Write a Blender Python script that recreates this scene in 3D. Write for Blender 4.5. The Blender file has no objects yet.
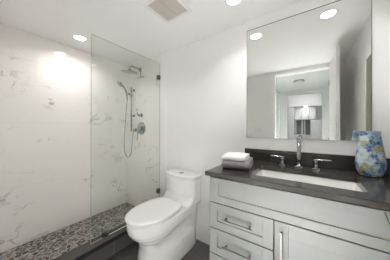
import bpy, bmesh, math, random
from mathutils import Vector, Matrix, noise
PI = math.pi
S = bpy.context.scene
COL = S.collection
random.seed(7)

# ------------------------------------------------------------------ camera, world, exposure
CAM = Vector((2.2589, -1.4474, 1.1685))
cd = bpy.data.cameras.new('camera')
cd.sensor_fit = 'HORIZONTAL'; cd.sensor_width = 36.0
cd.lens = 164.815 / 390 * 36.0
cd.shift_y = -1.71 / 390
cd.clip_start = 0.02
cam = bpy.data.objects.new('camera', cd)
COL.objects.link(cam)
cam.matrix_world = (Matrix.Translation(CAM) @ Matrix.Rotation(0.6094, 4, 'Z')
                    @ Matrix.Rotation(PI / 2, 4, 'X') @ Matrix.Rotation(0.0027, 4, 'Z'))
S.camera = cam
w = bpy.data.worlds.new('world'); S.world = w; w.use_nodes = True
w.node_tree.nodes['Background'].inputs[0].default_value = (0.9, 0.95, 1.0, 1)
w.node_tree.nodes['Background'].inputs[1].default_value = 0.4
S.view_settings.view_transform = 'Standard'
S.view_settings.look = 'None'
S.view_settings.gamma = 1.0
S.view_settings.use_curve_mapping = False
S.view_settings.exposure = 0.88
S.cycles.max_bounces = 16
S.cycles.diffuse_bounces = 10
S.cycles.glossy_bounces = 8
S.cycles.transparent_max_bounces = 16
S.cycles.sample_clamp_indirect = 6.0
POT_W, FILL_W, KIT_W = 1.0, 122.0, 3.5
WARM = (1.0, 0.985, 0.99)
COOL = (0.94, 0.965, 1.0)

# ------------------------------------------------------------------ dimensions (metres)
H = 2.10                # ceiling
XR = 2.655              # right wall
YF = -1.566             # inside face of the doorway wall
GX = 0.712              # shower glass plane
CT = 0.904              # countertop top
CX0 = 1.726             # countertop left end
CB = 0.8775             # underside of the countertop

# ------------------------------------------------------------------ materials
def new_mat(name):
    m = bpy.data.materials.new(name); m.use_nodes = True
    nt = m.node_tree
    return m, nt, nt.nodes['Principled BSDF']

def N(nt, typ, **kw):
    n = nt.nodes.new(typ)
    for k, v in kw.items():
        if k == 'op': n.operation = v
        elif k.startswith('i_'): n.inputs[int(k[2:])].default_value = v
        else: setattr(n, k, v)
    return n

def L(nt, a, b): nt.links.new(a, b)

def math_n(nt, op, a, b=None, c=None):
    n = nt.nodes.new('ShaderNodeMath'); n.operation = op
    for i, v in enumerate((a, b, c)):
        if v is None: continue
        if isinstance(v, (int, float)): n.inputs[i].default_value = v
        else: nt.links.new(v, n.inputs[i])
    return n.outputs[0]

def maprange(nt, v, a, b, c, d):
    n = nt.nodes.new('ShaderNodeMapRange'); n.clamp = True
    n.interpolation_type = 'SMOOTHSTEP'
    nt.links.new(v, n.inputs[0])
    for i, x in enumerate((a, b, c, d)): n.inputs[i + 1].default_value = x
    return n.outputs[0]

def mixc(nt, fac, a, b):
    n = nt.nodes.new('ShaderNodeMix'); n.data_type = 'RGBA'
    if isinstance(fac, (int, float)): n.inputs[0].default_value = fac
    else: nt.links.new(fac, n.inputs[0])
    for i, v in ((6, a), (7, b)):
        if isinstance(v, tuple): n.inputs[i].default_value = (*v[:3], 1)
        else: nt.links.new(v, n.inputs[i])
    return n.outputs[2]

def bump(nt, bsdf, h, strength, dist=0.01):
    b = nt.nodes.new('ShaderNodeBump'); b.inputs['Strength'].default_value = strength
    b.inputs['Distance'].default_value = dist
    nt.links.new(h, b.inputs['Height']); nt.links.new(b.outputs[0], bsdf.inputs['Normal'])

def objco(nt): return nt.nodes.new('ShaderNodeTexCoord').outputs['Object']

def plain(name, col, rough=0.5, metal=0.0, spec=0.5, var=0.03, scale=18.0, bmp=0.0, coat=0.0):
    m, nt, b = new_mat(name)
    co = objco(nt)
    n = N(nt, 'ShaderNodeTexNoise'); n.inputs['Scale'].default_value = scale
    n.inputs['Detail'].default_value = 4; L(nt, co, n.inputs['Vector'])
    lo = tuple(c * (1 - var) for c in col); hi = tuple(min(1, c * (1 + var)) for c in col)
    L(nt, mixc(nt, n.outputs[0], lo, hi), b.inputs['Base Color'])
    b.inputs['Roughness'].default_value = rough
    b.inputs['Metallic'].default_value = metal
    b.inputs['Specular IOR Level'].default_value = spec
    b.inputs['Coat Weight'].default_value = coat
    b.inputs['Coat Roughness'].default_value = 0.05
    if bmp: bump(nt, b, n.outputs[0], bmp, 0.004)
    return m

def emissive(name, col, strength):
    m, nt, b = new_mat(name)
    b.inputs['Base Color'].default_value = (0.9, 0.9, 0.9, 1)
    b.inputs['Emission Color'].default_value = (*col, 1)
    b.inputs['Emission Strength'].default_value = strength
    return m

def mat_marble():
    m, nt, b = new_mat('marble_tile')
    co = objco(nt)
    sep = N(nt, 'ShaderNodeSeparateXYZ'); L(nt, co, sep.inputs[0])
    def vein(scale, wid, off, maskscale, mlo, mhi):
        mp = N(nt, 'ShaderNodeMapping'); mp.inputs['Location'].default_value = off
        mp.inputs['Rotation'].default_value = (0.6, 0.3, 0.2)
        mp.inputs['Scale'].default_value = (1, 1, 1.5)
        L(nt, co, mp.inputs[0])
        n = N(nt, 'ShaderNodeTexNoise'); n.inputs['Scale'].default_value = scale
        n.inputs['Detail'].default_value = 7; n.inputs['Roughness'].default_value = 0.62
        n.inputs['Distortion'].default_value = 0.5
        L(nt, mp.outputs[0], n.inputs['Vector'])
        d = math_n(nt, 'ABSOLUTE', math_n(nt, 'SUBTRACT', n.outputs[0], 0.5))
        v = maprange(nt, d, 0.0, wid, 1.0, 0.0)
        k = N(nt, 'ShaderNodeTexNoise'); k.inputs['Scale'].default_value = maskscale
        k.inputs['Detail'].default_value = 2
        L(nt, mp.outputs[0], k.inputs['Vector'])
        return math_n(nt, 'MULTIPLY', v, maprange(nt, k.outputs[0], mlo, mhi, 0, 1))
    v1 = vein(1.5, 0.016, (3.1, 1.7, 0.4), 2.6, 0.50, 0.66)
    v2 = vein(2.6, 0.020, (7.3, 2.2, 5.0), 3.0, 0.53, 0.70)
    v = math_n(nt, 'MINIMUM', math_n(nt, 'ADD', math_n(nt, 'MULTIPLY', v1, 0.75), math_n(nt, 'MULTIPLY', v2, 0.5)), 0.8)
    cl = N(nt, 'ShaderNodeTexNoise'); cl.inputs['Scale'].default_value = 1.3
    cl.inputs['Detail'].default_value = 3; L(nt, co, cl.inputs['Vector'])
    base = mixc(nt, cl.outputs[0], (0.86, 0.825, 0.785), (0.92, 0.89, 0.855))
    col = mixc(nt, v, base, (0.40, 0.375, 0.34))
    # joints of the 61 x 122 cm tiles
    jz = math_n(nt, 'ABSOLUTE', math_n(nt, 'SUBTRACT', math_n(nt, 'FRACT', math_n(nt, 'ADD', math_n(nt, 'DIVIDE', sep.outputs[2], 0.61), 0.5)), 0.5))
    xy = math_n(nt, 'ADD', sep.outputs[1], math_n(nt, 'MULTIPLY', sep.outputs[0], -1.0))
    row = math_n(nt, 'MULTIPLY', math_n(nt, 'FLOOR', math_n(nt, 'DIVIDE', sep.outputs[2], 0.61)), 0.5)
    jy = math_n(nt, 'ABSOLUTE', math_n(nt, 'SUBTRACT', math_n(nt, 'FRACT', math_n(nt, 'ADD', math_n(nt, 'DIVIDE', xy, 1.22), math_n(nt, 'ADD', row, 0.33))), 0.5))
    j1 = maprange(nt, jz, 0.0015, 0.0035, 1, 0)
    j2 = maprange(nt, jy, 0.0008, 0.0018, 1, 0)
    j = math_n(nt, 'MAXIMUM', j1, math_n(nt, 'MULTIPLY', j2, 0.25))
    col = mixc(nt, math_n(nt, 'MULTIPLY', j, 0.35), col, (0.55, 0.53, 0.50))
    L(nt, col, b.inputs['Base Color'])
    b.inputs['Roughness'].default_value = 0.10
    b.inputs['Specular IOR Level'].default_value = 0.5
    return m

def mat_pebble():
    m, nt, b = new_mat('pebble_mosaic')
    co = objco(nt)
    wn = N(nt, 'ShaderNodeTexNoise'); wn.inputs['Scale'].default_value = 14
    L(nt, co, wn.inputs['Vector'])
    mx = N(nt, 'ShaderNodeVectorMath', op='MULTIPLY_ADD')
    L(nt, wn.outputs['Color'], mx.inputs[0]); mx.inputs[1].default_value = (0.022, 0.022, 0); L(nt, co, mx.inputs[2])
    mp = N(nt, 'ShaderNodeMapping'); mp.inputs['Scale'].default_value = (1, 0.78, 0); L(nt, mx.outputs[0], mp.inputs[0])
    ve = N(nt, 'ShaderNodeTexVoronoi', feature='DISTANCE_TO_EDGE'); ve.inputs['Scale'].default_value = 31
    vc = N(nt, 'ShaderNodeTexVoronoi'); vc.inputs['Scale'].default_value = 31
    for v in (ve, vc): L(nt, mp.outputs[0], v.inputs['Vector'])
    sp = N(nt, 'ShaderNodeSeparateColor'); L(nt, vc.outputs['Color'], sp.inputs[0])
    cr = N(nt, 'ShaderNodeValToRGB'); cr.color_ramp.interpolation = 'CONSTANT'
    e = cr.color_ramp.elements
    stops = [(0.0, (0.028, 0.030, 0.028)), (0.18, (0.075, 0.062, 0.055)), (0.38, (0.13, 0.11, 0.095)), (0.56, (0.055, 0.05, 0.048)),
             (0.70, (0.21, 0.17, 0.14)), (0.82, (0.16, 0.155, 0.15)), (0.92, (0.33, 0.28, 0.235))]
    e[0].position, e[0].color = stops[0][0], (*stops[0][1], 1)
    e[1].position, e[1].color = stops[1][0], (*stops[1][1], 1)
    for p, c in stops[2:]:
        q = e.new(p); q.color = (*c, 1)
    L(nt, sp.outputs[0], cr.inputs[0])
    g = maprange(nt, ve.outputs['Distance'], 0.035, 0.085, 0, 1)
    L(nt, mixc(nt, g, (0.50, 0.47, 0.43), cr.outputs[0]), b.inputs['Base Color'])
    b.inputs['Roughness'].default_value = 0.42
    bump(nt, b, maprange(nt, ve.outputs['Distance'], 0.02, 0.30, 0, 1), 0.8, 0.008)
    return m

def mat_floor_tile(name, dx, dy, ox, oy, axes=(0, 1), col=(0.072, 0.067, 0.063), grout=(0.17, 0.16, 0.15)):
    m, nt, b = new_mat(name)
    co = objco(nt)
    sep = N(nt, 'ShaderNodeSeparateXYZ'); L(nt, co, sep.inputs[0])
    def joint(ax, d, o, wd):
        f = math_n(nt, 'FRACT', math_n(nt, 'ADD', math_n(nt, 'DIVIDE', math_n(nt, 'SUBTRACT', sep.outputs[ax], o), d), 0.5))
        return maprange(nt, math_n(nt, 'ABSOLUTE', math_n(nt, 'SUBTRACT', f, 0.5)), wd / d * 0.7, wd / d * 1.3, 1, 0)
    j = math_n(nt, 'MAXIMUM', joint(axes[0], dx, ox, 0.0022), joint(axes[1], dy, oy, 0.0022))
    n = N(nt, 'ShaderNodeTexNoise'); n.inputs['Scale'].default_value = 7; n.inputs['Detail'].default_value = 6
    mp = N(nt, 'ShaderNodeMapping'); mp.inputs['Scale'].default_value = (1, 4, 4); L(nt, co, mp.inputs[0])
    L(nt, mp.outputs[0], n.inputs['Vector'])
    base = mixc(nt, n.outputs[0], tuple(c * 0.82 for c in col), tuple(c * 1.18 for c in col))
    L(nt, mixc(nt, j, base, grout), b.inputs['Base Color'])
    b.inputs['Roughness'].default_value = 0.38
    bump(nt, b, math_n(nt, 'SUBTRACT', 1.0, j), 0.3, 0.002)
    return m

def mat_glass():
    m = bpy.data.materials.new('clear_glass'); m.use_nodes = True
    nt = m.node_tree; nt.nodes.clear()
    out = N(nt, 'ShaderNodeOutputMaterial')
    tr = N(nt, 'ShaderNodeBsdfTransparent'); tr.inputs[0].default_value = (0.962, 0.972, 0.964, 1)
    gl = N(nt, 'ShaderNodeBsdfGlossy'); gl.inputs['Roughness'].default_value = 0.0
    gl.inputs['Color'].default_value = (0.9, 0.95, 0.93, 1)
    fr = N(nt, 'ShaderNodeFresnel'); fr.inputs['IOR'].default_value = 1.45
    mx = N(nt, 'ShaderNodeMixShader')
    geo = N(nt, 'ShaderNodeNewGeometry')
    f = math_n(nt, 'MULTIPLY', fr.outputs[0], math_n(nt, 'SUBTRACT', 1.0, geo.outputs['Backfacing']))
    L(nt, f, mx.inputs[0]); L(nt, tr.outputs[0], mx.inputs[1]); L(nt, gl.outputs[0], mx.inputs[2])
    L(nt, mx.outputs[0], out.inputs[0])
    return m

def mat_quartz():
    m, nt, b = new_mat('dark_quartz')
    co = objco(nt)
    n = N(nt, 'ShaderNodeTexNoise'); n.inputs['Scale'].default_value = 260; n.inputs['Detail'].default_value = 2
    L(nt, co, n.inputs['Vector'])
    n2 = N(nt, 'ShaderNodeTexNoise'); n2.inputs['Scale'].default_value = 12; n2.inputs['Detail'].default_value = 5
    L(nt, co, n2.inputs['Vector'])
    c1 = mixc(nt, n2.outputs[0], (0.034, 0.029, 0.026), (0.046, 0.040, 0.036))
    fleck = maprange(nt, n.outputs[0], 0.62, 0.75, 0, 0.5)
    L(nt, mixc(nt, fleck, c1, (0.09, 0.08, 0.073)), b.inputs['Base Color'])
    b.inputs['Roughness'].default_value = 0.16
    b.inputs['Specular IOR Level'].default_value = 0.5
    return m

def mat_vase():
    m, nt, b = new_mat('vase_glaze')
    co = objco(nt)
    wn = N(nt, 'ShaderNodeTexNoise'); wn.inputs['Scale'].default_value = 26; wn.inputs['Detail'].default_value = 3
    L(nt, co, wn.inputs['Vector'])
    mx = N(nt, 'ShaderNodeVectorMath', op='MULTIPLY_ADD')
    L(nt, wn.outputs['Color'], mx.inputs[0]); mx.inputs[1].default_value = (0.03, 0.03, 0.03); L(nt, co, mx.inputs[2])
    def nz(scale, off):
        mp = N(nt, 'ShaderNodeMapping'); mp.inputs['Location'].default_value = off; L(nt, mx.outputs[0], mp.inputs[0])
        n = N(nt, 'ShaderNodeTexNoise'); n.inputs['Scale'].default_value = scale; n.inputs['Detail'].default_value = 3
        L(nt, mp.outputs[0], n.inputs['Vector']); return n.outputs[0]
    blue = maprange(nt, nz(20, (0.31, 0.2, 0.0)), 0.43, 0.57, 0, 1)
    deep = maprange(nt, nz(19, (4.0, 1.0, 2.3)), 0.51, 0.58, 0, 1)
    yel = maprange(nt, nz(17, (9.0, 3.4, 5.0)), 0.57, 0.64, 0, 1)
    v = N(nt, 'ShaderNodeTexVoronoi', feature='DISTANCE_TO_EDGE'); v.inputs['Scale'].default_value = 55
    L(nt, mx.outputs[0], v.inputs['Vector'])
    c = mixc(nt, blue, (0.52, 0.60, 0.60), (0.20, 0.32, 0.44))
    c = mixc(nt, deep, c, (0.03, 0.11, 0.29))
    c = mixc(nt, yel, c, (0.30, 0.31, 0.15))
    c = mixc(nt, maprange(nt, v.outputs['Distance'], 0.02, 0.09, 0.4, 0), c, (0.60, 0.66, 0.67))
    L(nt, c, b.inputs['Base Color'])
    b.inputs['Roughness'].default_value = 0.22; b.inputs['Coat Weight'].default_value = 0.4
    return m

M = {}
M['wall'] = plain('wall_paint', (0.85, 0.842, 0.83), 0.55, var=0.01, scale=6)
M['ceil'] = plain('ceiling_paint', (0.93, 0.922, 0.912), 0.8, var=0.012, scale=4)
M['hallwall'] = plain('hall_wall_dimmed', (0.60, 0.61, 0.60), 0.55, var=0.01, scale=6)  # wall colour darkened because the added lamp overlights the hall
M['hallceil'] = plain('hall_ceiling_dimmed', (0.46, 0.475, 0.46), 0.8, var=0.01, scale=4)  # ceiling colour darkened to offset the glare of the added hall lamp
M['trimw'] = plain('white_trim_paint', (0.84, 0.835, 0.82), 0.35, var=0.01)
M['marble'] = mat_marble()
M['pebble'] = mat_pebble()
M['floor'] = mat_floor_tile('dark_floor_tile', 0.61, 0.305, 1.345, -0.012)
M['curbtile'] = mat_floor_tile('dark_curb_tile', 0.305, 0.5, -0.02, 0.33, axes=(1, 2))
M['curbslab'] = plain('dark_kerb_slab', (0.052, 0.048, 0.046), 0.42, var=0.12, scale=9)
M['hallfloor'] = mat_floor_tile('hall_floor', 0.6, 0.15, 0, 0, col=(0.62, 0.60, 0.57), grout=(0.45, 0.43, 0.40))
M['glass'] = mat_glass()
M['glassedge'] = plain('glass_edge', (0.50, 0.54, 0.51), 0.15, spec=0.6)
M['quartz'] = mat_quartz()
M['cab'] = plain('cabinet_paint', (0.235, 0.238, 0.228), 0.42, var=0.012, scale=9)
M['cabgap'] = plain('cabinet_gap_shade', (0.10, 0.10, 0.095), 0.7)  # dark backing that paints the shade in the gaps between fronts
M['ceramic'] = plain('white_ceramic', (0.83, 0.82, 0.80), 0.12, var=0.006, coat=0.4)
M['seat'] = plain('white_seat_plastic', (0.85, 0.84, 0.83), 0.22, var=0.006)
M['chrome'] = plain('chrome', (0.43, 0.43, 0.435), 0.12, metal=1.0, var=0.02)
M['nickel'] = plain('brushed_nickel', (0.27, 0.265, 0.255), 0.5, metal=1.0, var=0.05)
M['blackmetal'] = plain('black_metal', (0.012, 0.012, 0.012), 0.4)
M['darkmetal'] = plain('dark_clip_metal', (0.2, 0.2, 0.2), 0.3, metal=0.8)
M['showerchrome'] = plain('shower_chrome', (0.50, 0.53, 0.53), 0.14, metal=1.0, var=0.05)
M['nozzles'] = plain('nozzle_face', (0.36, 0.40, 0.39), 0.35, metal=0.5, var=0.2, scale=160)
M['towelg'] = plain('grey_terry', (0.25, 0.215, 0.225), 0.95, var=0.28, scale=240, bmp=0.7)
M['towelw'] = plain('white_terry', (0.83, 0.82, 0.80), 0.95, var=0.05, scale=240, bmp=0.5)
M['vase'] = mat_vase()
M['vent'] = plain('vent_mesh', (0.52, 0.485, 0.44), 0.6, var=0.14, scale=220)
M['lens'] = emissive('lamp_lens', (1.0, 0.97, 0.93), 5.0)
M['filllens'] = emissive('fill_lens', (1.0, 0.98, 0.95), 0.55)
M['olive'] = plain('olive_canvas', (0.20, 0.21, 0.15), 0.6, var=0.1, scale=8)
M['leaf'] = plain('leaf_green', (0.10, 0.14, 0.05), 0.45, var=0.35, scale=40)
M['soil'] = plain('soil', (0.04, 0.03, 0.02), 0.95, var=0.3, scale=60)
M['potclay'] = plain('pot_grey', (0.42, 0.41, 0.39), 0.6)
M['appl'] = plain('appliance_white', (0.78, 0.79, 0.80), 0.3)
M['darkglass'] = plain('grey_backsplash', (0.20, 0.205, 0.20), 0.35, var=0.1)
M['greydoor'] = plain('grey_door_paint', (0.50, 0.52, 0.50), 0.5)
M['darkroom'] = plain('closet_darkness', (0.05, 0.05, 0.05), 0.8)  # near-black walls put the unlit closet's darkness into the colour
M['kcab'] = plain('kitchen_white', (0.80, 0.80, 0.79), 0.35)
mm, nt_, b_ = new_mat('mirror_silver')
b_.inputs['Metallic'].default_value = 1.0; b_.inputs['Roughness'].default_value = 0.0
b_.inputs['Base Color'].default_value = (0.86, 0.875, 0.86, 1)
M['mirror'] = mm

# ------------------------------------------------------------------ mesh helpers
def BM(): return bmesh.new()

def add_box(bm, x0, x1, y0, y1, z0, z1, bev=0.0, seg=2, mi=0):
    t = bmesh.new()
    bmesh.ops.create_cube(t, size=1)
    for v in t.verts:
        v.co = Vector((x0 + (v.co.x + .5) * (x1 - x0), y0 + (v.co.y + .5) * (y1 - y0), z0 + (v.co.z + .5) * (z1 - z0)))
    if bev > 0:
        bmesh.ops.bevel(t, geom=t.edges[:], offset=bev, segments=seg, profile=0.5, affect='EDGES')
    join(bm, t, mi); return bm

def join(bm, t, mi=0, mat=None):
    mp = {}
    for v in t.verts: mp[v] = bm.verts.new(mat @ v.co if mat else v.co)
    for f in t.faces:
        try:
            g = bm.faces.new([mp[v] for v in f.verts]); g.material_index = mi; g.smooth = f.smooth
        except ValueError: pass
    t.free()

def add_cyl(bm, p0, p1, r0, r1=None, seg=24, bev=0.0, mi=0):
    p0, p1 = Vector(p0), Vector(p1); r1 = r0 if r1 is None else r1
    d = p1 - p0
    t = bmesh.new()
    bmesh.ops.create_cone(t, cap_ends=True, segments=seg, radius1=r0, radius2=r1, depth=d.length)
    if bev > 0:
        es = [e for e in t.edges if any(len(f.verts) > 4 for f in e.link_faces)]
        bmesh.ops.bevel(t, geom=es, offset=bev, segments=2, profile=0.5, affect='EDGES')
    for f in t.faces: f.smooth = len(f.verts) <= 4
    mt = Matrix.Translation((p0 + p1) / 2) @ d.to_track_quat('Z', 'Y').to_matrix().to_4x4()
    join(bm, t, mi, mt); return bm

def add_tube(bm, pts, r, seg=12, cap=True, mi=0):
    pts = [Vector(p) for p in pts]
    n = len(pts); rings = []
    tan = [(pts[min(i + 1, n - 1)] - pts[max(i - 1, 0)]).normalized() for i in range(n)]
    up = Vector((0, 0, 1)) if abs(tan[0].z) < .9 else Vector((1, 0, 0))
    nrm = (up - tan[0] * up.dot(tan[0])).normalized()
    for i in range(n):
        nrm = (nrm - tan[i] * nrm.dot(tan[i])).normalized()
        bi = tan[i].cross(nrm)
        rr = r[i] if isinstance(r, (list, tuple)) else r
        rings.append([bm.verts.new(pts[i] + (nrm * math.cos(a) + bi * math.sin(a)) * rr)
                      for a in [2 * PI * k / seg for k in range(seg)]])
    for i in range(n - 1):
        for k in range(seg):
            f = bm.faces.new((rings[i][k], rings[i][(k + 1) % seg], rings[i + 1][(k + 1) % seg], rings[i + 1][k]))
            f.smooth = True; f.material_index = mi
    if cap:
        bm.faces.new(rings[0][::-1]).material_index = mi; bm.faces.new(rings[-1]).material_index = mi
    return bm

def smooth_path(pts, k=8):
    pts = [Vector(p) for p in pts]; out = []
    for i in range(len(pts) - 1):
        p0 = pts[max(i - 1, 0)]; p1 = pts[i]; p2 = pts[i + 1]; p3 = pts[min(i + 2, len(pts) - 1)]
        for j in range(k):
            t = j / k
            out.append(0.5 * ((2 * p1) + (-p0 + p2) * t + (2 * p0 - 5 * p1 + 4 * p2 - p3) * t * t + (-p0 + 3 * p1 - 3 * p2 + p3) * t ** 3))
    out.append(pts[-1]); return out

def loft(bm, rings, cap0=True, cap1=True, mi=0, smooth=True):
    R = [[bm.verts.new(p) for p in r] for r in rings]
    n = len(R[0])
    for i in range(len(R) - 1):
        for k in range(n):
            f = bm.faces.new((R[i][k], R[i][(k + 1) % n], R[i + 1][(k + 1) % n], R[i + 1][k]))
            f.smooth = smooth; f.material_index = mi
    if cap0: bm.faces.new(R[0][::-1]).material_index = mi
    if cap1: bm.faces.new(R[-1]).material_index = mi
    return bm

def add_lathe(bm, prof, c, seg=40, mi=0, cap0=True, cap1=True):
    rings = [[(c[0] + r * math.cos(2 * PI * k / seg), c[1] + r * math.sin(2 * PI * k / seg), c[2] + z) for k in range(seg)] for r, z in prof]
    return loft(bm, rings, cap0, cap1, mi)

def obj(name, bm, mat, parent=None, loc=None):
    bmesh.ops.recalc_face_normals(bm, faces=bm.faces[:])
    me = bpy.data.meshes.new(name); bm.to_mesh(me); bm.free()
    for m in (mat if isinstance(mat, (list, tuple)) else [mat]): me.materials.append(m)
    o = bpy.data.objects.new(name, me); COL.objects.link(o)
    if parent:
        o.parent = parent
        w = parent; off = Vector((0, 0, 0))
        while w: off += w.location; w = w.parent
        # geometry is written in world coordinates: shift it into the parent's frame
        me.transform(Matrix.Translation(-off))
    return o

def tag(o, label, cat, group=None):
    o['label'] = label; o['category'] = cat
    if group: o['group'] = group
    return o

def thing(name, label, cat, loc=(0, 0, 0), group=None):
    o = bpy.data.objects.new(name, None); COL.objects.link(o); o.location = loc
    o.empty_display_size = 0.05
    return tag(o, label, cat, group)

def solo(name, bm, mat, label, cat, loc, group=None):
    """a thing that is one mesh, its origin at its base"""
    o = obj(name, bm, mat)
    o.data.transform(Matrix.Translation(-Vector(loc))); o.location = loc
    return tag(o, label, cat, group)

def struct(name, bm, mat, parent=None):
    o = obj(name, bm, mat, parent); o['kind'] = 'structure'; return o

def dup(root, loc):
    r = root.copy(); COL.objects.link(r); r.location = loc
    for ch in list(root.children):
        c = ch.copy(); COL.objects.link(c); c.parent = r
        for g in ch.children:
            d = g.copy(); COL.objects.link(d); d.parent = c
    return r

def B(*a, **k): return add_box(BM(), *a, **k)

# ------------------------------------------------------------------ the shell of the bathroom
T = 0.12
struct('floor', B(0.70, XR, YF - T, 0, -0.10, 0.0), M['floor'])
struct('shower_floor', B(0.0, 0.68, YF, 0, -0.10, 0.052), M['pebble'])
struct('ceiling', B(-T, XR + T, YF - T, T, H, H + 0.1), M['ceil'])
struct('wall_left', B(-T, 0, YF - T, T, -0.1, H), M['marble'])
struct('wall_back_tile', B(0, GX + 0.012, 0, T, -0.1, H), M['marble'])
struct('wall_back', B(GX + 0.012, XR + T, 0, T, -0.1, H), M['wall'])
struct('wall_behind_vanity', B(1.795, XR, -0.0155, 0, 0.0, H), M['wall'])
struct('wall_right', B(XR, XR + T, YF - T, 0, -0.1, H), M['wall'])
DX0, DX1, DZ = 1.786, 2.498, 2.037
bm = BM()
add_box(bm, 0, DX0 - 0.015, YF - T, YF, -0.1, H)
add_box(bm, DX1 + 0.015, XR, YF - T, YF, -0.1, H)
add_box(bm, DX0 - 0.015, DX1 + 0.015, YF - T, YF, DZ + 0.015, H)
struct('wall_front', bm, M['wall'])
# door lining and casing
bm = BM()
add_box(bm, DX0 - 0.015, DX0, YF - T, YF, 0, DZ + 0.015)
add_box(bm, DX1, DX1 + 0.015, YF - T, YF, 0, DZ + 0.015)
add_box(bm, DX0, DX1, YF - T, YF, DZ, DZ + 0.015)
for y0, y1 in ((YF, YF + 0.014), (YF - T - 0.014, YF - T)):
    add_box(bm, DX0 - 0.085, DX0 - 0.008, y0, y1, 0, H - 0.003, 0.003)
    add_box(bm, DX1 + 0.008, DX1 + 0.085, y0, y1, 0, H - 0.003, 0.003)
    add_box(bm, DX0 - 0.008, DX1 + 0.008, y0, y1, DZ + 0.006, H - 0.003, 0.003)
struct('trim_1', bm, M['trimw'])
# jamb strip where the shower tile stops
struct('trim_2', B(GX + 0.014, 0.822, -0.010, 0, 0.0, H, 0.003), M['trimw'])
# baseboards
def base_profile(bm, x0, x1, y, h=0.165):
    add_box(bm, x0, x1, y - 0.013, y, 0, h - 0.02, 0.001)
    add_box(bm, x0, x1, y - 0.009, y, h - 0.02, h, 0.003)
bm = BM(); base_profile(bm, 0.822, 1.795, 0.0); struct('baseboard_back', bm, M['trimw'])
bm = BM(); add_box(bm, 0.80, DX0 - 0.086, YF, YF + 0.013, 0, 0.165, 0.003); struct('baseboard_front', bm, M['trimw'])
bm = BM(); add_box(bm, XR - 0.013, XR, YF + 0.015, -0.56, 0, 0.165, 0.003); struct('baseboard_right', bm, M['trimw'])
# shower kerb: tiled block with slab top and a black metal edge
bm = BM()
add_box(bm, 0.662, 0.780, YF, 0.0, -0.05, 0.150)
struct('shower_curb', bm, M['curbtile'])
struct('trim_3', B(0.655, 0.786, YF, -0.0, 0.150, 0.168, 0.002), M['curbslab'])
struct('trim_4', B(0.7865, 0.790, YF, -0.0, 0.132, 0.169, 0.0008), M['blackmetal'])

# ------------------------------------------------------------------ hallway and kitchen behind the doorway
HY0 = YF - T
KY = -5.9
struct('floor_hall', B(0.4, 3.6, KY - T, HY0, -0.10, 0.0), M['hallfloor'])
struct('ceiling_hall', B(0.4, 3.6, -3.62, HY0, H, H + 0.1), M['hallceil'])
struct('ceiling_kitchen', B(0.4, 3.6, KY - T, -3.62, 2.42, 2.52), M['ceil'])
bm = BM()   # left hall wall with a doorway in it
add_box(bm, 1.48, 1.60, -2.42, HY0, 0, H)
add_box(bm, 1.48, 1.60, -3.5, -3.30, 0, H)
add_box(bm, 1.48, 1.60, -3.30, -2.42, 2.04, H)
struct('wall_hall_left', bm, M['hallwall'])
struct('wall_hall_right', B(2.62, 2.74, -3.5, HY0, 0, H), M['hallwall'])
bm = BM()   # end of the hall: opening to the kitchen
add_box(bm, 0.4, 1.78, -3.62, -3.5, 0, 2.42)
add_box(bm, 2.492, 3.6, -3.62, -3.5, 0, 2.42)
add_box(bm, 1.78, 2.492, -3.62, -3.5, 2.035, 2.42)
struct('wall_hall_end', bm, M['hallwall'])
struct('wall_kitchen_back', B(0.4, 3.6, KY - T, KY, 0, 2.42), M['wall'])
struct('wall_kitchen_left', B(0.4, 0.52, KY, -3.62, 0, 2.42), M['wall'])
struct('wall_kitchen_right', B(3.48, 3.6, KY, -3.62, 0, 2.42), M['wall'])
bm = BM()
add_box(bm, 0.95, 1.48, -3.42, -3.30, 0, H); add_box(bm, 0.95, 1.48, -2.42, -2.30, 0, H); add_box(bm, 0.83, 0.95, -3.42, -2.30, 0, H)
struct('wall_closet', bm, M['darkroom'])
bm = BM()
for y0, y1 in ((-3.37, -3.30), (-2.42, -2.35)): add_box(bm, 1.60, 1.612, y0, y1, 0, 2.11 - 0.015, 0.002)
add_box(bm, 1.60, 1.612, -3.30, -2.42, 2.04, 2.095, 0.002)
struct('trim_5', bm, M['trimw'])
o = struct('door_2', B(1.515, 1.55, -3.29, -3.10, 0.01, 2.03, 0.002), M['greydoor'])
obj('door_handle', add_cyl(BM(), (1.55, -3.14, 0.98), (1.60, -3.14, 0.98), 0.012), M['nickel'], o)

# bathroom door, standing open along the right wall
d = struct('door_1', BM() if False else B(2.478, 2.513, -1.545, -0.850, 0.012, 2.035, 0.002), M['trimw'])
bm = BM()
for x0, sx in ((2.478, -1), (2.513, 1)):
    add_cyl(bm, (x0, -0.915, 0.97), (x0 + sx * 0.008, -0.915, 0.97), 0.026, bev=0.002)
    add_cyl(bm, (x0, -0.915, 0.97), (x0 + sx * 0.05, -0.915, 0.97), 0.009)
    add_box(bm, min(x0 + sx * 0.042, x0 + sx * 0.056), max(x0 + sx * 0.042, x0 + sx * 0.056), -1.03, -0.907, 0.962, 0.978, 0.003)
obj('door_handle', bm, M['nickel'], d)
for z in (0.25, 1.0, 1.8):
    obj('hinge', add_cyl(BM(), (2.474, -1.546, z - 0.04), (2.474, -1.546, z + 0.04), 0.005), M['nickel'], d)

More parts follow.
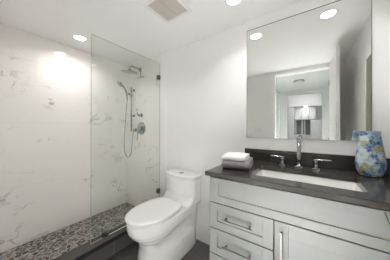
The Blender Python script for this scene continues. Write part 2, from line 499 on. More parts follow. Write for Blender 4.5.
# kitchen furniture seen through the doorway
def px_x(x): return x
bm = BM(); add_box(bm, 0.52, 3.48, KY, KY + 0.62, 1.93, 2.42)
struct('trim_6', bm, M['wall'])
def wall_unit(x0, x1, label):
    t = thing('wall_cabinet', label, 'cabinet', ((x0 + x1) / 2, KY + 0.17, 1.49), 'kitchen wall cabinets')
    obj('carcass', B(x0, x1, KY + 0.001, KY + 0.32, 1.49, 1.929), M['kcab'], t)
    dm = B(x0 + 0.004, x1 - 0.004, KY + 0.321, KY + 0.34, 1.493, 1.925, 0.003)
    dr = obj('door', dm, M['kcab'], t)
    obj('handle', add_cyl(BM(), (x1 - 0.03, KY + 0.355, 1.51), (x1 - 0.03, KY + 0.355, 1.62), 0.006), M['nickel'], dr)
    return t
wall_unit(1.80, 2.02, 'white kitchen wall cabinet above the grey backsplash, far left one in the mirror')
wall_unit(2.022, 2.242, 'white kitchen wall cabinet above the grey backsplash, middle one in the mirror')
wall_unit(2.244, 2.42, 'narrow white kitchen wall cabinet over the fridge, seen in the mirror')
t = thing('refrigerator', 'white refrigerator beside the kitchen cabinets, seen in the mirror', 'refrigerator', (2.47, KY + 0.35, 0))
obj('body', B(2.27, 2.62, KY + 0.02, KY + 0.62, 0.0, 1.455, 0.006), M['appl'], t)
fd = obj('door', B(2.272, 2.618, KY + 0.622, KY + 0.67, 0.05, 1.452, 0.008), M['appl'], t)
obj('handle', add_box(BM(), 2.295, 2.312, KY + 0.67, KY + 0.70, 0.75, 1.25, 0.004), M['appl'], fd)
solo('kitchen_splashback', B(1.84, 2.265, KY, KY + 0.012, 0.952, 1.488), M['darkglass'],
     'dark grey kitchen backsplash between the wall cabinets and the counter', 'splashback', (2.05, KY + 0.006, 0.952))
t = thing('tall_cabinet', 'tall white cabinet left of the kitchen counter, seen in the mirror', 'cabinet', (1.66, KY + 0.3, 0))
obj('carcass', B(1.53, 1.795, KY + 0.001, KY + 0.56, 0, 1.925), M['kcab'], t)
obj('door', B(1.534, 1.791, KY + 0.561, KY + 0.58, 0.1, 1.92, 0.003), M['kcab'], t)
t = thing('base_cabinet', 'white kitchen base cabinet under its pale worktop', 'cabinet', (2.03, KY + 0.3, 0))
obj('carcass', B(1.80, 2.262, KY + 0.001, KY + 0.58, 0.0, 0.91), M['kcab'], t)
obj('worktop', B(1.798, 2.264, KY + 0.013, KY + 0.61, 0.911, 0.95, 0.003), M['appl'], t)
for x in (2.02, 2.10):
    solo('paper_roll' if False else 'canister', add_lathe(BM(), [(0.02, 0), (0.022, 0.004), (0.022, 0.5), (0.016, 0.52)], (x, KY + 0.12, 0.95), 20), M['appl'],
         'tall slim white canister on the kitchen counter, %s of two' % ('left' if x < 2.05 else 'right'), 'canister', (x, KY + 0.12, 0.95), 'canisters on the kitchen counter')

def lamp(name, loc, size, power, col, parent=None, kind='AREA', spread=PI):
    l = bpy.data.lights.new(name, kind); l.energy = power; l.color = col
    if kind == 'AREA': l.shape = 'DISK'; l.size = size; l.spread = spread
    else: l.shadow_soft_size = size
    o = bpy.data.objects.new(name, l); COL.objects.link(o)
    if parent: o.parent = parent; o.location = Vector(loc) - parent.location
    else: o.location = loc
    return o

# ceiling lights: white trim ring, glowing lens, its lamp
def pot_light(x, y, label, power=POT_W, spread=2.0):
    t = thing('recessed_light', label, 'ceiling light', (x, y, H), 'recessed lights in the ceiling')
    bm = BM()
    add_lathe(bm, [(0.050, -0.001), (0.054, -0.005), (0.062, -0.006), (0.066, 0.0)], (x, y, H), 40, cap0=False, cap1=False)
    obj('trim_ring', bm, M['trimw'], t)
    bm = BM(); add_lathe(bm, [(0.050, 0.0), (0.048, -0.003), (0.02, -0.0035)], (x, y, H), 32, cap0=False)
    obj('lens', bm, M['lens'], t)
    lamp('lamp', (x, y, H - 0.008), 0.094, power, WARM, t, 'AREA', spread)
    return t
pot_light(0.304, -0.731, 'round recessed ceiling light above the open shower', POT_W * 1.7, 2.6)
pot_light(1.808, -0.312, 'round recessed ceiling light over the left end of the vanity')
pot_light(2.378, -0.312, 'round recessed ceiling light over the right end of the vanity, seen in the mirror')
t = thing('ceiling_lamp', 'flat round flush ceiling lamp in the hallway, seen in the mirror', 'ceiling light', (2.08, -2.36, H))
obj('rim', add_lathe(BM(), [(0.088, 0.0), (0.092, -0.02), (0.084, -0.034), (0.078, -0.034)], (2.08, -2.36, H), 40, cap1=False), M['nickel'], t)
obj('diffuser', add_lathe(BM(), [(0.078, -0.0335), (0.05, -0.042), (0.012, -0.046)], (2.08, -2.36, H), 40, cap0=False), M['potclay'], t)
t = thing('recessed_light', 'added fill light, out of view, in the hallway ceiling just outside the bathroom door', 'ceiling light', (2.14, -1.855, H))  # lamp added out of view; its bounce off the pale floor fills the bathroom
obj('trim_ring', add_lathe(BM(), [(0.050, -0.001), (0.054, -0.005), (0.062, -0.006), (0.066, 0.0)], (2.14, -1.855, H), 40, cap0=False, cap1=False), M['trimw'], t)
obj('lens', add_lathe(BM(), [(0.050, 0.0), (0.048, -0.003), (0.02, -0.0035)], (2.14, -1.855, H), 32, cap0=False), M['filllens'], t)
lamp('lamp', (2.14, -1.855, H - 0.008), 0.11, FILL_W, COOL, t, 'AREA', 0.7)
t = thing('recessed_light', 'small bright recessed light above the kitchen cabinets, seen in the mirror', 'ceiling light', (2.14, KY + 0.5, 1.93))
obj('lens', add_lathe(BM(), [(0.05, 0.0), (0.048, -0.006), (0.01, -0.007)], (2.14, KY + 0.5, 1.93), 24), M['lens'], t)
lamp('lamp', (2.14, KY + 0.5, 1.92), 0.09, 0.5, WARM, t)
t = thing('ceiling_lamp', 'added round flush lamp, out of view, lighting the kitchen beyond the hallway', 'ceiling light', (2.1, -4.6, 2.42))  # unseen lamp added to brighten the kitchen
obj('diffuser', add_lathe(BM(), [(0.16, 0.0), (0.16, -0.03), (0.10, -0.05), (0.02, -0.055)], (2.1, -4.6, 2.42), 32), M['lens'], t)
lamp('lamp', (2.1, -4.6, 2.355), 0.3, KIT_W, COOL, t)

# extractor fan in the ceiling
fx0, fx1, fy0, fy1 = 1.252, 1.470, -0.638, -0.420
t = thing('exhaust_fan', 'square white framed extractor fan grille in the ceiling', 'exhaust fan', ((fx0 + fx1) / 2, (fy0 + fy1) / 2, H))
bm = BM(); fw = 0.026
for a in ((fx0 - fw, fx1 + fw, fy0 - fw, fy0), (fx0 - fw, fx1 + fw, fy1, fy1 + fw), (fx0 - fw, fx0, fy0, fy1), (fx1, fx1 + fw, fy0, fy1)):
    add_box(bm, *a, H - 0.012, H, 0.003)
obj('frame', bm, M['trimw'], t)
gr = obj('grille', B(fx0, fx1, fy0, fy1, H - 0.006, H - 0.001), M['vent'], t)
bm = BM()
add_box(bm, (fx0 + fx1) / 2 - 0.004, (fx0 + fx1) / 2 + 0.004, fy0, fy1, H - 0.010, H - 0.006, 0.001)
obj('centre_rib', bm, M['vent'], gr)

# ------------------------------------------------------------------ toilet
TX = 1.145
t = thing('toilet', 'white one-piece toilet with closed lid beside the vanity', 'toilet', (TX, -0.3, 0))
def interp(tab, z):
    for (a, *va), (b, *vb) in zip(tab, tab[1:]):
        if z <= b:
            k = max(0, (z - a) / (b - a)); k = k * k * (3 - 2 * k)
            return [p + (q - p) * k for p, q in zip(va, vb)]
    return list(tab[-1][1:])
def sstep(a, b, x):
    k = min(1, max(0, (x - a) / (b - a))); return k * k * (3 - 2 * k)
def oval(yb, yf, hw, hwb, yc, n=96):
    """plan outline: front half ellipse to yf, sides narrowing to hwb at the rear, rounded rear corners"""
    out = []
    for k in range(n):
        a = 2 * PI * k / n
        s, c = math.sin(a), math.cos(a)
        if c >= 0:  # front
            e = 2.25
            x = hw * math.copysign(abs(s) ** (2 / e), s); y = yc - (yc - yf) * abs(c) ** (2 / e)
        else:
            e = 6.0
            r = abs(c) ** (2 / e)
            y = yc + (yb - yc) * r
            wv = hw + (hwb - hw) * sstep(0, 1, (y - yc) / (yb - yc))
            x = wv * math.copysign(abs(s) ** (2 / e), s)
        out.append((x, y))
    return out
tab = [  # z, front, halfwidth, rear halfwidth
    (0.0, -0.612, 0.174, 0.174), (0.06, -0.606, 0.169, 0.172), (0.17, -0.594, 0.156, 0.172), (0.225, -0.602, 0.157, 0.174),
    (0.275, -0.640, 0.168, 0.178), (0.310, -0.680, 0.178, 0.181), (0.345, -0.702, 0.184, 0.184), (0.38, -0.710, 0.186, 0.187), (0.421, -0.712, 0.186, 0.188)]
rings = []
for i in range(45):
    z = 0.421 * i / 44
    fr, hw, hb = interp(tab, z)
    ring = []
    for x, y in oval(-0.012, fr, hw, hb, -0.34):
        # sculpted recess under the arch that sweeps from the bowl up to the tank
        za = 0.25 + 0.085 * sstep(-0.56, -0.30, y) - 0.30 * sstep(-0.20, -0.08, y)
        inside = sstep(za + 0.010, za - 0.022, z) * sstep(-0.60, -0.45, y) * sstep(-0.06, -0.13, y) * sstep(0.13, 0.25, z)
        side = sstep(0.08, 0.13, abs(x))
        x *= 1 - 0.30 * inside * side
        ring.append((TX + x, y, z))
    rings.append(ring)
top = rings[-1]
for k, dz in ((0.985, 0.004), (0.95, 0.006)):
    rings.append([(TX + (p[0] - TX) * k, -0.36 + (p[1] + 0.36) * k, 0.421 + dz) for p in top])
bm = BM(); loft(bm, rings)
body = obj('bowl', bm, M['ceramic'], t)
cap = add_box(BM(), 0, 0.006, -0.030, 0.030, -0.021, 0.021, 0.0028, 3)
cap.transform(Matrix.Translation((TX + 0.1585, -0.235, 0.135)) @ Matrix.Rotation(0.0, 4, 'Z'))
obj('bolt_cover', cap, M['seat'], body)
# tank: rises from the deck with a concave front
def tank_ring(z, hw, yf, bow, n=18):
    pts = []
    yb = -0.006
    r = 0.028
    pts.append((TX - hw + 0.004, yb)); pts.append((TX + hw - 0.004, yb)); pts.append((TX + hw, yb - 0.006))
    ys = yf + bow
    for k in range(1, 5): pts.append((TX + hw, yb - 0.006 + (ys + r - yb + 0.006) * k / 5))
    for k in range(7):
        a = PI / 2 * k / 6
        pts.append((TX + hw - r + r * math.cos(a), ys + r - r * math.sin(a)))
    for k in range(1, n):
        u = 1 - 2 * k / n
        x = u * (hw - r)
        pts.append((TX + x, ys - bow * (1 - u * u)))
    for k in range(7):
        a = PI / 2 * k / 6
        pts.append((TX - hw + r - r * math.sin(a), ys + r - r * math.cos(a)))
    for k in range(1, 5): pts.append((TX - hw, ys + r + (yb - 0.006 - ys - r) * k / 5))
    pts.append((TX - hw, yb - 0.006))
    return [(x, y, z) for x, y in pts]
tt = [(0.418, 0.188, -0.255, 0.02), (0.438, 0.187, -0.222, 0.022), (0.46, 0.186, -0.196, 0.026), (0.49, 0.187, -0.178, 0.032), (0.56, 0.190, -0.174, 0.036), (0.660, 0.195, -0.182, 0.040)]
rings = []
for i in range(28):
    z = 0.418 + (0.660 - 0.418) * i / 27
    hw, yf, bow = interp(tt, z)
    rings.append(tank_ring(z, hw, yf, bow))
bm = BM(); loft(bm, rings); obj('tank', bm, M['ceramic'], t)
rings = [tank_ring(z, 0.195 + d_, -0.182 - d_, 0.040) for z, d_ in ((0.6615, 0.000), (0.664, 0.004), (0.667, 0.006), (0.688, 0.006), (0.694, 0.004), (0.697, -0.002), (0.698, -0.010))]
bm = BM(); loft(bm, rings); tl = obj('tank_lid', bm, M['ceramic'], t)
bm = BM(); add_lathe(bm, [(0.026, 0), (0.026, 0.003), (0.023, 0.005), (0.004, 0.0052)], (TX + 0.005, -0.105, 0.698), 28)
obj('flush_button', bm, M['chrome'], tl)
# seat and lid
def lid_ring(z, k, drop=0.0):
    return [(TX + x * k, -0.46 + (y + 0.46) * k, z) for x, y in oval(-0.228, -0.722, 0.184, 0.150, -0.44)]
bm = BM(); loft(bm, [lid_ring(0.4280, 0.955), lid_ring(0.4295, 0.97), lid_ring(0.4405, 0.972), lid_ring(0.4425, 0.962)]); obj('seat_ring', bm, M['seat'], t)
bm = BM(); loft(bm, [lid_ring(0.4455, 0.95), lid_ring(0.4475, 0.995), lid_ring(0.4525, 1.0), lid_ring(0.4605, 0.992), lid_ring(0.4655, 0.965), lid_ring(0.4690, 0.86), lid_ring(0.4710, 0.6), lid_ring(0.4715, 0.2)])
sl = obj('seat_lid', bm, M['seat'], t)
for s in (-1, 1):
    obj('hinge', B(TX + s * 0.075 - 0.018, TX + s * 0.075 + 0.018, -0.232, -0.205, 0.4255, 0.4525, 0.006), M['seat'], sl)

# ------------------------------------------------------------------ vanity
VY = -0.555   # face of the doors and drawers
t = thing('vanity_cabinet', 'pale grey-green shaker vanity cabinet under the dark countertop', 'vanity', (2.2, -0.29, 0))
bm = BM()
add_box(bm, 1.747, 1.765, VY + 0.021, -0.017, 0.09, CB - 0.001)
add_box(bm, XR - 0.020, XR - 0.002, VY + 0.021, -0.017, 0.09, CB - 0.001)
add_box(bm, 1.765, XR - 0.020, -0.029, -0.017, 0.09, CB - 0.001)
add_box(bm, 1.765, XR - 0.020, VY + 0.021, -0.029, 0.09, 0.108)
add_box(bm, 1.765, XR - 0.002, VY + 0.075, -0.017, 0.0, 0.09)
obj('carcass', bm, M['cab'], t)
obj('shadow_gap', B(1.752, XR - 0.003, VY + 0.0185, VY + 0.0209, 0.095, CB - 0.006), M['cabgap'], t)
def shaker(x0, x1, z0, z1, rw=0.052, rz=0.048):
    bm = BM()
    y0, y1 = VY, VY + 0.018
    add_box(bm, x0, x0 + rw, y0, y1, z0, z1, 0.0012)
    add_box(bm, x1 - rw, x1, y0, y1, z0, z1, 0.0012)
    add_box(bm, x0 + rw, x1 - rw, y0, y1, z1 - rz, z1, 0.0012)
    add_box(bm, x0 + rw, x1 - rw, y0, y1, z0, z0 + rz, 0.0012)
    add_box(bm, x0 + rw, x1 - rw, y0 + 0.006, y1, z0 + rz, z1 - rz)
    return bm
def bar_pull(p0, p1, inset=0.016):
    p0, p1 = Vector(p0), Vector(p1); d = (p1 - p0).normalized()
    bm = BM()
    ax = 0 if abs(d.x) > .5 else 2
    lo = p0 - Vector((0.0055,) * 3); hi = p1 + Vector((0.0055,) * 3)
    lo[ax] = p0[ax]; hi[ax] = p1[ax]
    add_box(bm, lo.x, hi.x, lo.y, hi.y, lo.z, hi.z, 0.0015)
    for q in (p0 + d * inset, p1 - d * inset):
        add_cyl(bm, (q.x, q.y, q.z), (q.x, VY + 0.0005, q.z), 0.005, seg=16)
    return bm
obj('false_front', shaker(1.749, 2.605, 0.7195, 0.868, 0.058, 0.042), M['cab'], t)
obj('filler_strip', B(2.609, XR - 0.003, VY, VY + 0.018, 0.10, 0.868, 0.001), M['cab'], t)
for z1 in (0.7145, 0.5585, 0.4025, 0.2465):
    dr = obj('drawer', shaker(1.749, 2.111, z1 - 0.151, z1, 0.052, 0.045), M['cab'], t)
    zc = z1 - 0.0735
    obj('handle', bar_pull((1.845, VY - 0.030, zc), (2.012, VY - 0.030, zc)), M['nickel'], dr)
dr = obj('door', shaker(2.1165, 2.605, 0.0955, 0.7145, 0.060, 0.060), M['cab'], t)
obj('handle', bar_pull((2.149, VY - 0.030, 0.515), (2.149, VY - 0.030, 0.683)), M['nickel'], dr)

# countertop with a rectangular cut-out
SX0, SX1, SY0, SY1 = 1.978, 2.460, -0.478, -0.212
def rrect(x0, x1, y0, y1, r, n=6):
    out = []
    for cx, cy, a0 in ((x1 - r, y1 - r, 0), (x0 + r, y1 - r, PI / 2), (x0 + r, y0 + r, PI), (x1 - r, y0 + r, 1.5 * PI)):
        for k in range(n + 1):
            a = a0 + PI / 2 * k / n
            out.append((cx + r * math.cos(a), cy + r * math.sin(a)))
    return out
def slab_with_hole(x0, x1, y0, y1, z0, z1, hole, b=0.0025):
    bm = BM()
    n = len(hole); q = n // 4
    def outer(o):
        out = []
        cs = [(x1 - o, y1 - o), (x0 + o, y1 - o), (x0 + o, y0 + o), (x1 - o, y0 + o)]
        for i in range(4):
            a, c = Vector(cs[i]), Vector(cs[(i + 1) % 4])
            pv = Vector(cs[i - 1])
            for k in range(q):
                f = k / (q - 1)
                if f < .5: out.append(a + (pv - a) * (0.5 - f) * 0.0 )
                else: out.append(a)
        return out
    # simple: triangulated top built with bridge fill
    def flat(z, o, flip):
        oc = [bm.verts.new((x, y, z)) for x, y in ((x0 + o, y0 + o), (x1 - o, y0 + o), (x1 - o, y1 - o), (x0 + o, y1 - o))]
        ih = [bm.verts.new((x, y, z)) for x, y in hole]
        es = [bm.edges.new((oc[i], oc[(i + 1) % 4])) for i in range(4)] + [bm.edges.new((ih[i], ih[(i + 1) % n])) for i in range(n)]
        bmesh.ops.triangle_fill(bm, edges=es, use_beauty=True)
        return oc, ih
    ot, it = flat(z1, b, False); ob, ib = flat(z0, b, True)
    e1 = [bm.verts.new((x, y, z1 - b)) for x, y in ((x0, y0), (x1, y0), (x1, y1), (x0, y1))]
    e0 = [bm.verts.new((x, y, z0 + b)) for x, y in ((x0, y0), (x1, y0), (x1, y1), (x0, y1))]
    for i in range(4):
        j = (i + 1) % 4
        bm.faces.new((ot[i], ot[j], e1[j], e1[i])); bm.faces.new((e1[i], e1[j], e0[j], e0[i])); bm.faces.new((e0[i], e0[j], ob[j], ob[i]))
    for i in range(n):
        j = (i + 1) % n
        bm.faces.new((it[i], it[j], ib[j], ib[i]))
    return bm
solo('countertop', slab_with_hole(CX0, XR - 0.001, -0.575, -0.016, CB, CT, rrect(SX0, SX1, SY0, SY1, 0.022)), M['quartz'],
     'dark brown-grey quartz countertop with a sink cut-out on the vanity', 'countertop', (2.2, -0.29, CB))
solo('backsplash', B(1.797, XR - 0.001, -0.036, -0.0160, CT + 0.0004, 0.998, 0.0015), M['quartz'],
     'low dark quartz backsplash along the wall under the mirror', 'backsplash', (2.2, -0.03, CT))
# undermount basin
t = thing('sink', 'white rectangular undermount basin in the dark countertop', 'sink', (2.22, -0.345, CB - 0.15))
bm = BM()
rings = [[(x, y, CB - 0.0008) for x, y in rrect(SX0 - 0.022, SX1 + 0.022, SY0 - 0.022, SY1 + 0.022, 0.03)],
         [(x, y, CB - 0.0008) for x, y in rrect(SX0 - 0.003, SX1 + 0.003, SY0 - 0.003, SY1 + 0.003, 0.024)],
         [(x, y, CB - 0.010) for x, y in rrect(SX0 + 0.000, SX1 - 0.000, SY0 + 0.000, SY1 - 0.000, 0.026)],
         [(x, y, CB - 0.075) for x, y in rrect(SX0 + 0.010, SX1 - 0.010, SY0 + 0.010, SY1 - 0.010, 0.035)],
         [(x, y, CB - 0.105) for x, y in rrect(SX0 + 0.022, SX1 - 0.022, SY0 + 0.022, SY1 - 0.022, 0.045)],
         [(x, y, CB - 0.120) for x, y in rrect(SX0 + 0.060, SX1 - 0.060, SY0 + 0.055, SY1 - 0.055, 0.05)],
         [(x, y, CB - 0.126) for x, y in rrect(2.20, 2.24, -0.365, -0.325, 0.0199)]]
out = [[(x, y, CB - 0.0128) for x, y in rrect(SX0 - 0.022, SX1 + 0.022, SY0 - 0.022, SY1 + 0.022, 0.03)],
       [(x, y, CB - 0.09) for x, y in rrect(SX0 - 0.006, SX1 + 0.006, SY0 - 0.006, SY1 + 0.006, 0.04)],
       [(x, y, CB - 0.14) for x, y in rrect(SX0 + 0.05, SX1 - 0.05, SY0 + 0.05, SY1 - 0.05, 0.05)]]
loft(bm, out[::-1] + rings)
obj('basin', bm, M['ceramic'], t)
obj('drain', add_lathe(BM(), [(0.022, 0.0), (0.022, 0.003), (0.018, 0.004), (0.003, 0.0035)], (2.22, -0.345, CB - 0.1258), 24), M['chrome'], t)

# widespread faucet
t = thing('faucet', 'chrome widespread faucet with two lever handles behind the basin', 'faucet', (2.197, -0.115, CT))
def tap_base(bm, x, y, w=0.024):
    add_box(bm, x - w, x + w, y - w, y + w, CT + 0.0005, CT + 0.008, 0.002)
bm = BM()
fx, fy = 2.197, -0.108
tap_base(bm, fx, fy, 0.025)
add_cyl(bm, (fx, fy, CT + 0.008), (fx, fy, CT + 0.014), 0.020, 0.015)
add_tube(bm, [(fx, fy, CT + 0.008), (fx, fy, CT + 0.05), (fx, fy, CT + 0.055), (fx, fy, CT + 0.06), (fx, fy, CT + 0.165)], [0.0125, 0.0125, 0.015, 0.0125, 0.0125], 20)
add_box(bm, fx - 0.014, fx + 0.014, fy - 0.012, fy + 0.014, CT + 0.158, CT + 0.199, 0.003)
obj('spout_post', bm, M['chrome'], t)
bm = BM()
add_box(bm, fx - 0.0135, fx + 0.0135, fy - 0.125, fy + 0.012, CT + 0.1995, CT + 0.211, 0.003)
add_cyl(bm, (fx, fy - 0.108, CT + 0.191), (fx, fy - 0.108, CT + 0.200), 0.009, seg=16)
obj('spout', bm, M['chrome'], t)
for hx, s in ((2.096, -1), (2.292, 1)):
    bm = BM(); y = -0.112
    tap_base(bm, hx, y, 0.021)
    add_tube(bm, [(hx, y, CT + 0.007), (hx, y, CT + 0.016), (hx, y, CT + 0.045), (hx, y, CT + 0.056)], [0.017, 0.0125, 0.0120, 0.0135], 20)
    hp = smooth_path([(hx - s * 0.012, y, CT + 0.058), (hx + s * 0.008, y, CT + 0.061), (hx + s * 0.045, y + 0.002, CT + 0.063), (hx + s * 0.078, y + 0.003, CT + 0.062)], 5)
    rings = []
    for i, p in enumerate(hp):
        k = i / (len(hp) - 1); wv = 0.0125 - 0.004 * k; hv = 0.0055 - 0.002 * k
        rings.append([(p.x, p.y + wv * math.cos(a), p.z + hv * math.sin(a)) for a in [2 * PI * j / 16 for j in range(16)]])
    loft(bm, rings)
    obj('handle', bm, M['chrome'], t)

# ------------------------------------------------------------------ vase
VC = (2.536, -0.122, CT + 0.0006)
prof = [(0.030, 0.0), (0.040, 0.001), (0.047, 0.006), (0.0535, 0.022), (0.0595, 0.046), (0.0615, 0.070), (0.0605, 0.095), (0.0565, 0.130), (0.0505, 0.170), (0.0445, 0.210), (0.0418, 0.236), (0.0415, 0.247), (0.0405, 0.2495), (0.0385, 0.248), (0.0385, 0.236), (0.041, 0.205), (0.053, 0.13), (0.057, 0.08), (0.050, 0.03), (0.03, 0.012), (0.004, 0.010)]
sp = [(p.x, p.y) for p in smooth_path([(a, b, 0) for a, b in prof], 3)]
solo('vase', add_lathe(BM(), sp, VC, 56), M['vase'], 'blue, white and yellow mottled vase on the right end of the countertop', 'vase', VC)

# ------------------------------------------------------------------ folded towels
def towel(cx, cy, z0, length, depth, layers_r, th, rot, seed, inner=True):
    """folded cloth: an outer layer wrapped round the front, inner layers showing at the open end"""
    bm = BM()
    r = layers_r
    hd = depth / 2
    def ribbon(path, th):
        pts = [Vector((p[0], p[1])) for p in path]
        n = len(pts); A, Bq = [], []
        for i in range(n):
            tn = (pts[min(i + 1, n - 1)] - pts[max(i - 1, 0)]).normalized(); nm = Vector((-tn.y, tn.x))
            A.append(pts[i] + nm * th / 2); Bq.append(pts[i] - nm * th / 2)
        e0 = [pts[0] - (pts[1] - pts[0]).normalized() * th * .4]; e1 = [pts[-1] + (pts[-1] - pts[-2]).normalized() * th * .4]
        loop = e0 + A + e1 + Bq[::-1]
        rings = []
        nx = 26
        for k in range(nx + 1):
            u = k / nx * 2 - 1
            edge = 1 - 0.10 * max(0, (abs(u) - 0.88) / 0.12) ** 2
            cen = sum(loop, Vector((0, 0))) / len(loop)
            ring = []
            for q in loop:
                yy, zz = q.x, q.y
                x = u * length / 2
                # each layer ends a little unevenly
                x += 0.004 * noise.noise((yy * 30, zz * 60, seed)) * (1 if abs(u) > .8 else .3)
                dv = noise.noise_vector((x * 38, yy * 38, zz * 38 + seed)) * 0.0022 + noise.noise_vector((x * 12, yy * 12, seed * 3.1)) * 0.0025
                zb = zz + dv.z * (0.25 if zz < th * .6 else 1)
                zb = th * 0.02 + zb if zb > 0 else 0.0005
                ring.append((x + dv.x, yy + dv.y, zb))
            rings.append(ring)
        loft(bm, rings)
    top = th * 0.5 + 2 * r
    path = [(hd - k / 8 * (2 * hd - r - th / 2), top) for k in range(9)]
    yc = -hd + r + th / 2
    path += [(yc - r * math.sin(PI * k / 10), th / 2 + r + r * math.cos(PI * k / 10)) for k in range(1, 10)]
    path += [(yc + k / 8 * (hd - yc), th / 2) for k in range(9)]
    ribbon(path, th)
    if inner:
        gap = 2 * r - th
        zc = th / 2 + r
        ribbon([(hd + 0.004 - k / 10 * (hd + 0.004 - yc), zc) for k in range(11)], gap * 0.94)
    bm.transform(Matrix.Translation((cx, cy, z0)) @ Matrix.Rotation(rot, 4, 'Z'))
    return bm
solo('folded_towel', towel(1.850, -0.335, CT + 0.0006, 0.172, 0.235, 0.0165, 0.0165, 0.20, 1.3), M['towelg'],
     'folded mauve-grey towel lying on the left end of the countertop', 'towel', (1.852, -0.335, CT))
solo('folded_towel', towel(1.838, -0.345, CT + 0.0006 + 0.0515, 0.150, 0.185, 0.0095, 0.0125, 0.14, 4.7, inner=False), M['towelw'],
     'folded white towel on top of the grey towel', 'towel', (1.842, -0.338, CT + 0.052))

# ------------------------------------------------------------------ mirror
t = thing('mirror', 'large frameless rectangular mirror on the wall above the vanity', 'mirror', (2.186, -0.016, 1.0915))
obj('glass', B(1.811, 2.5615, -0.0210, -0.0157, 1.0915, 2.007, 0.0008), M['mirror'], t)
bm = BM()
add_box(bm, 1.810, 2.5625, -0.0230, -0.0157, 2.0072, 2.011, 0.0006)
obj('top_channel', bm, M['darkmetal'], t)
obj('edge', B(1.8085, 1.8108, -0.0217, -0.0157, 1.0915, 2.007), M['nickel'], t)
obj('edge', B(2.5617, 2.5640, -0.0217, -0.0157, 1.0915, 2.007), M['nickel'], t)

# ------------------------------------------------------------------ shower glass
t = thing('shower_glass', 'fixed clear glass shower panel standing on the dark kerb', 'glass panel', (GX, -0.4, 0.1685))
bm = BM()
gy0, gy1, gz0, gz1, gt = -0.796, -0.006, 0.1690, 1.978, 0.010
x0, x1 = GX - gt / 2, GX + gt / 2
add_box(bm, x0, x1, gy0, gy1, gz0, gz1)
bm.faces.ensure_lookup_table()
for f in bm.faces:
    f.normal_update()
    f.material_index = 0 if abs(f.normal.x) > .5 else 1
obj('pane', bm, [M['glass'], M['glassedge']], t)
for z in (1.80, 0.39):
    bm = BM()
    add_box(bm, x0 - 0.008, x0 - 0.0003, -0.050, -0.001, z - 0.026, z + 0.026, 0.0015)
    add_box(bm, x1 + 0.0003, x1 + 0.008, -0.050, -0.001, z - 0.026, z + 0.026, 0.0015)
    obj('wall_clip', bm, M['darkmetal'], t)
obj('bottom_seal', B(x1 + 0.0003, x1 + 0.004, -0.648, gy1, 0.1687, 0.1745), M['trimw'], t)
bm = BM()
add_box(bm, x0 - 0.009, x0 - 0.0003, -0.700, -0.650, 0.1685, 0.2105, 0.0015)
add_box(bm, x1 + 0.0003, x1 + 0.009, -0.700, -0.650, 0.1685, 0.2105, 0.0015)
obj('curb_clip', bm, M['darkmetal'], t)

# ------------------------------------------------------------------ shower fittings on the tiled back wall
CH = M['showerchrome']
t = thing('rain_shower', 'round chrome rain shower head on a wall arm', 'shower head', (0.312, 0, 1.985))
obj('flange', add_cyl(BM(), (0.312, -0.0005, 1.985), (0.312, -0.012, 1.985), 0.032, 0.024), CH, t)
arm = smooth_path([(0.312, -0.008, 1.985), (0.312, -0.06, 1.992), (0.312, -0.13, 1.992), (0.318, -0.163, 1.972), (0.324, -0.172, 1.930)], 6)
obj('arm', add_tube(BM(), arm, 0.0115, 14), CH, t)
hm = BM()
add_lathe(hm, [(0.012, 0.036), (0.02, 0.026), (0.05, 0.016), (0.098, 0.010), (0.102, 0.004), (0.100, 0.0)], (0, 0, 0), 44, cap1=False)
hm.transform(Matrix.Translation((0.322, -0.172, 1.898)) @ Matrix.Rotation(0.16, 4, 'Y') @ Matrix.Rotation(0.05, 4, 'X'))
hd = obj('head', hm, CH, t)
hm = BM()
add_lathe(hm, [(0.100, 0.0), (0.094, -0.003), (0.02, -0.0035)], (0, 0, 0), 44, cap0=False)
hm.transform(Matrix.Translation((0.322, -0.172, 1.898)) @ Matrix.Rotation(0.16, 4, 'Y') @ Matrix.Rotation(0.05, 4, 'X'))
obj('nozzle_plate', hm, M['nozzles'], hd)
# squeegee on the wall under the arm
t = thing('squeegee', 'slim squeegee hanging blade down on the tile below the shower arm', 'squeegee', (0.335, -0.01, 1.88))
obj('handle', add_tube(BM(), [(0.338, -0.010, 1.952), (0.338, -0.012, 1.90), (0.338, -0.012, 1.875)], 0.006, 12), CH, t)
obj('blade', B(0.265, 0.412, -0.016, -0.008, 1.862, 1.874, 0.001), CH, t)
# hand shower on a slide bar
t = thing('hand_shower', 'chrome hand shower with hose on a vertical slide bar', 'hand shower', (0.19, 0, 1.06))
bx, by = 0.185, -0.052
obj('slide_bar', add_tube(BM(), [(bx, by, 1.12), (bx, by, 1.745)], 0.0115, 16), CH, t)
for z in (1.708, 1.345):
    bm = BM()
    add_cyl(bm, (bx, -0.0005, z), (bx, -0.012, z), 0.020, bev=0.002); add_cyl(bm, (bx, -0.01, z), (bx, by - 0.004, z), 0.010)
    add_cyl(bm, (bx, by + 0.014, z), (bx, by - 0.016, z), 0.0165, bev=0.003)
    obj('bracket', bm, CH, t)
bm = BM()
add_cyl(bm, (bx, by, 1.620), (bx, by, 1.665), 0.019, bev=0.003)
add_cyl(bm, (bx, by - 0.01, 1.645), (bx - 0.03, by - 0.055, 1.655), 0.014, 0.016)
obj('slider', bm, CH, t)
hs = smooth_path([(bx - 0.026, by - 0.045, 1.565), (bx - 0.030, by - 0.055, 1.655), (bx - 0.042, by - 0.085, 1.73), (bx - 0.058, by - 0.12, 1.768)], 6)
bm = add_tube(BM(), hs, [0.011 + 0.004 * i / (len(hs) - 1) for i in range(len(hs))], 16)
a = Vector((bx - 0.062, by - 0.130, 1.774)); nd = Vector((-0.15, -0.62, -0.72)).normalized()
add_cyl(bm, a - nd * 0.018, a + nd * 0.004, 0.020, 0.044, seg=32)
add_cyl(bm, a + nd * 0.004, a + nd * 0.014, 0.045, 0.043, seg=32)
obj('handset', bm, CH, t)
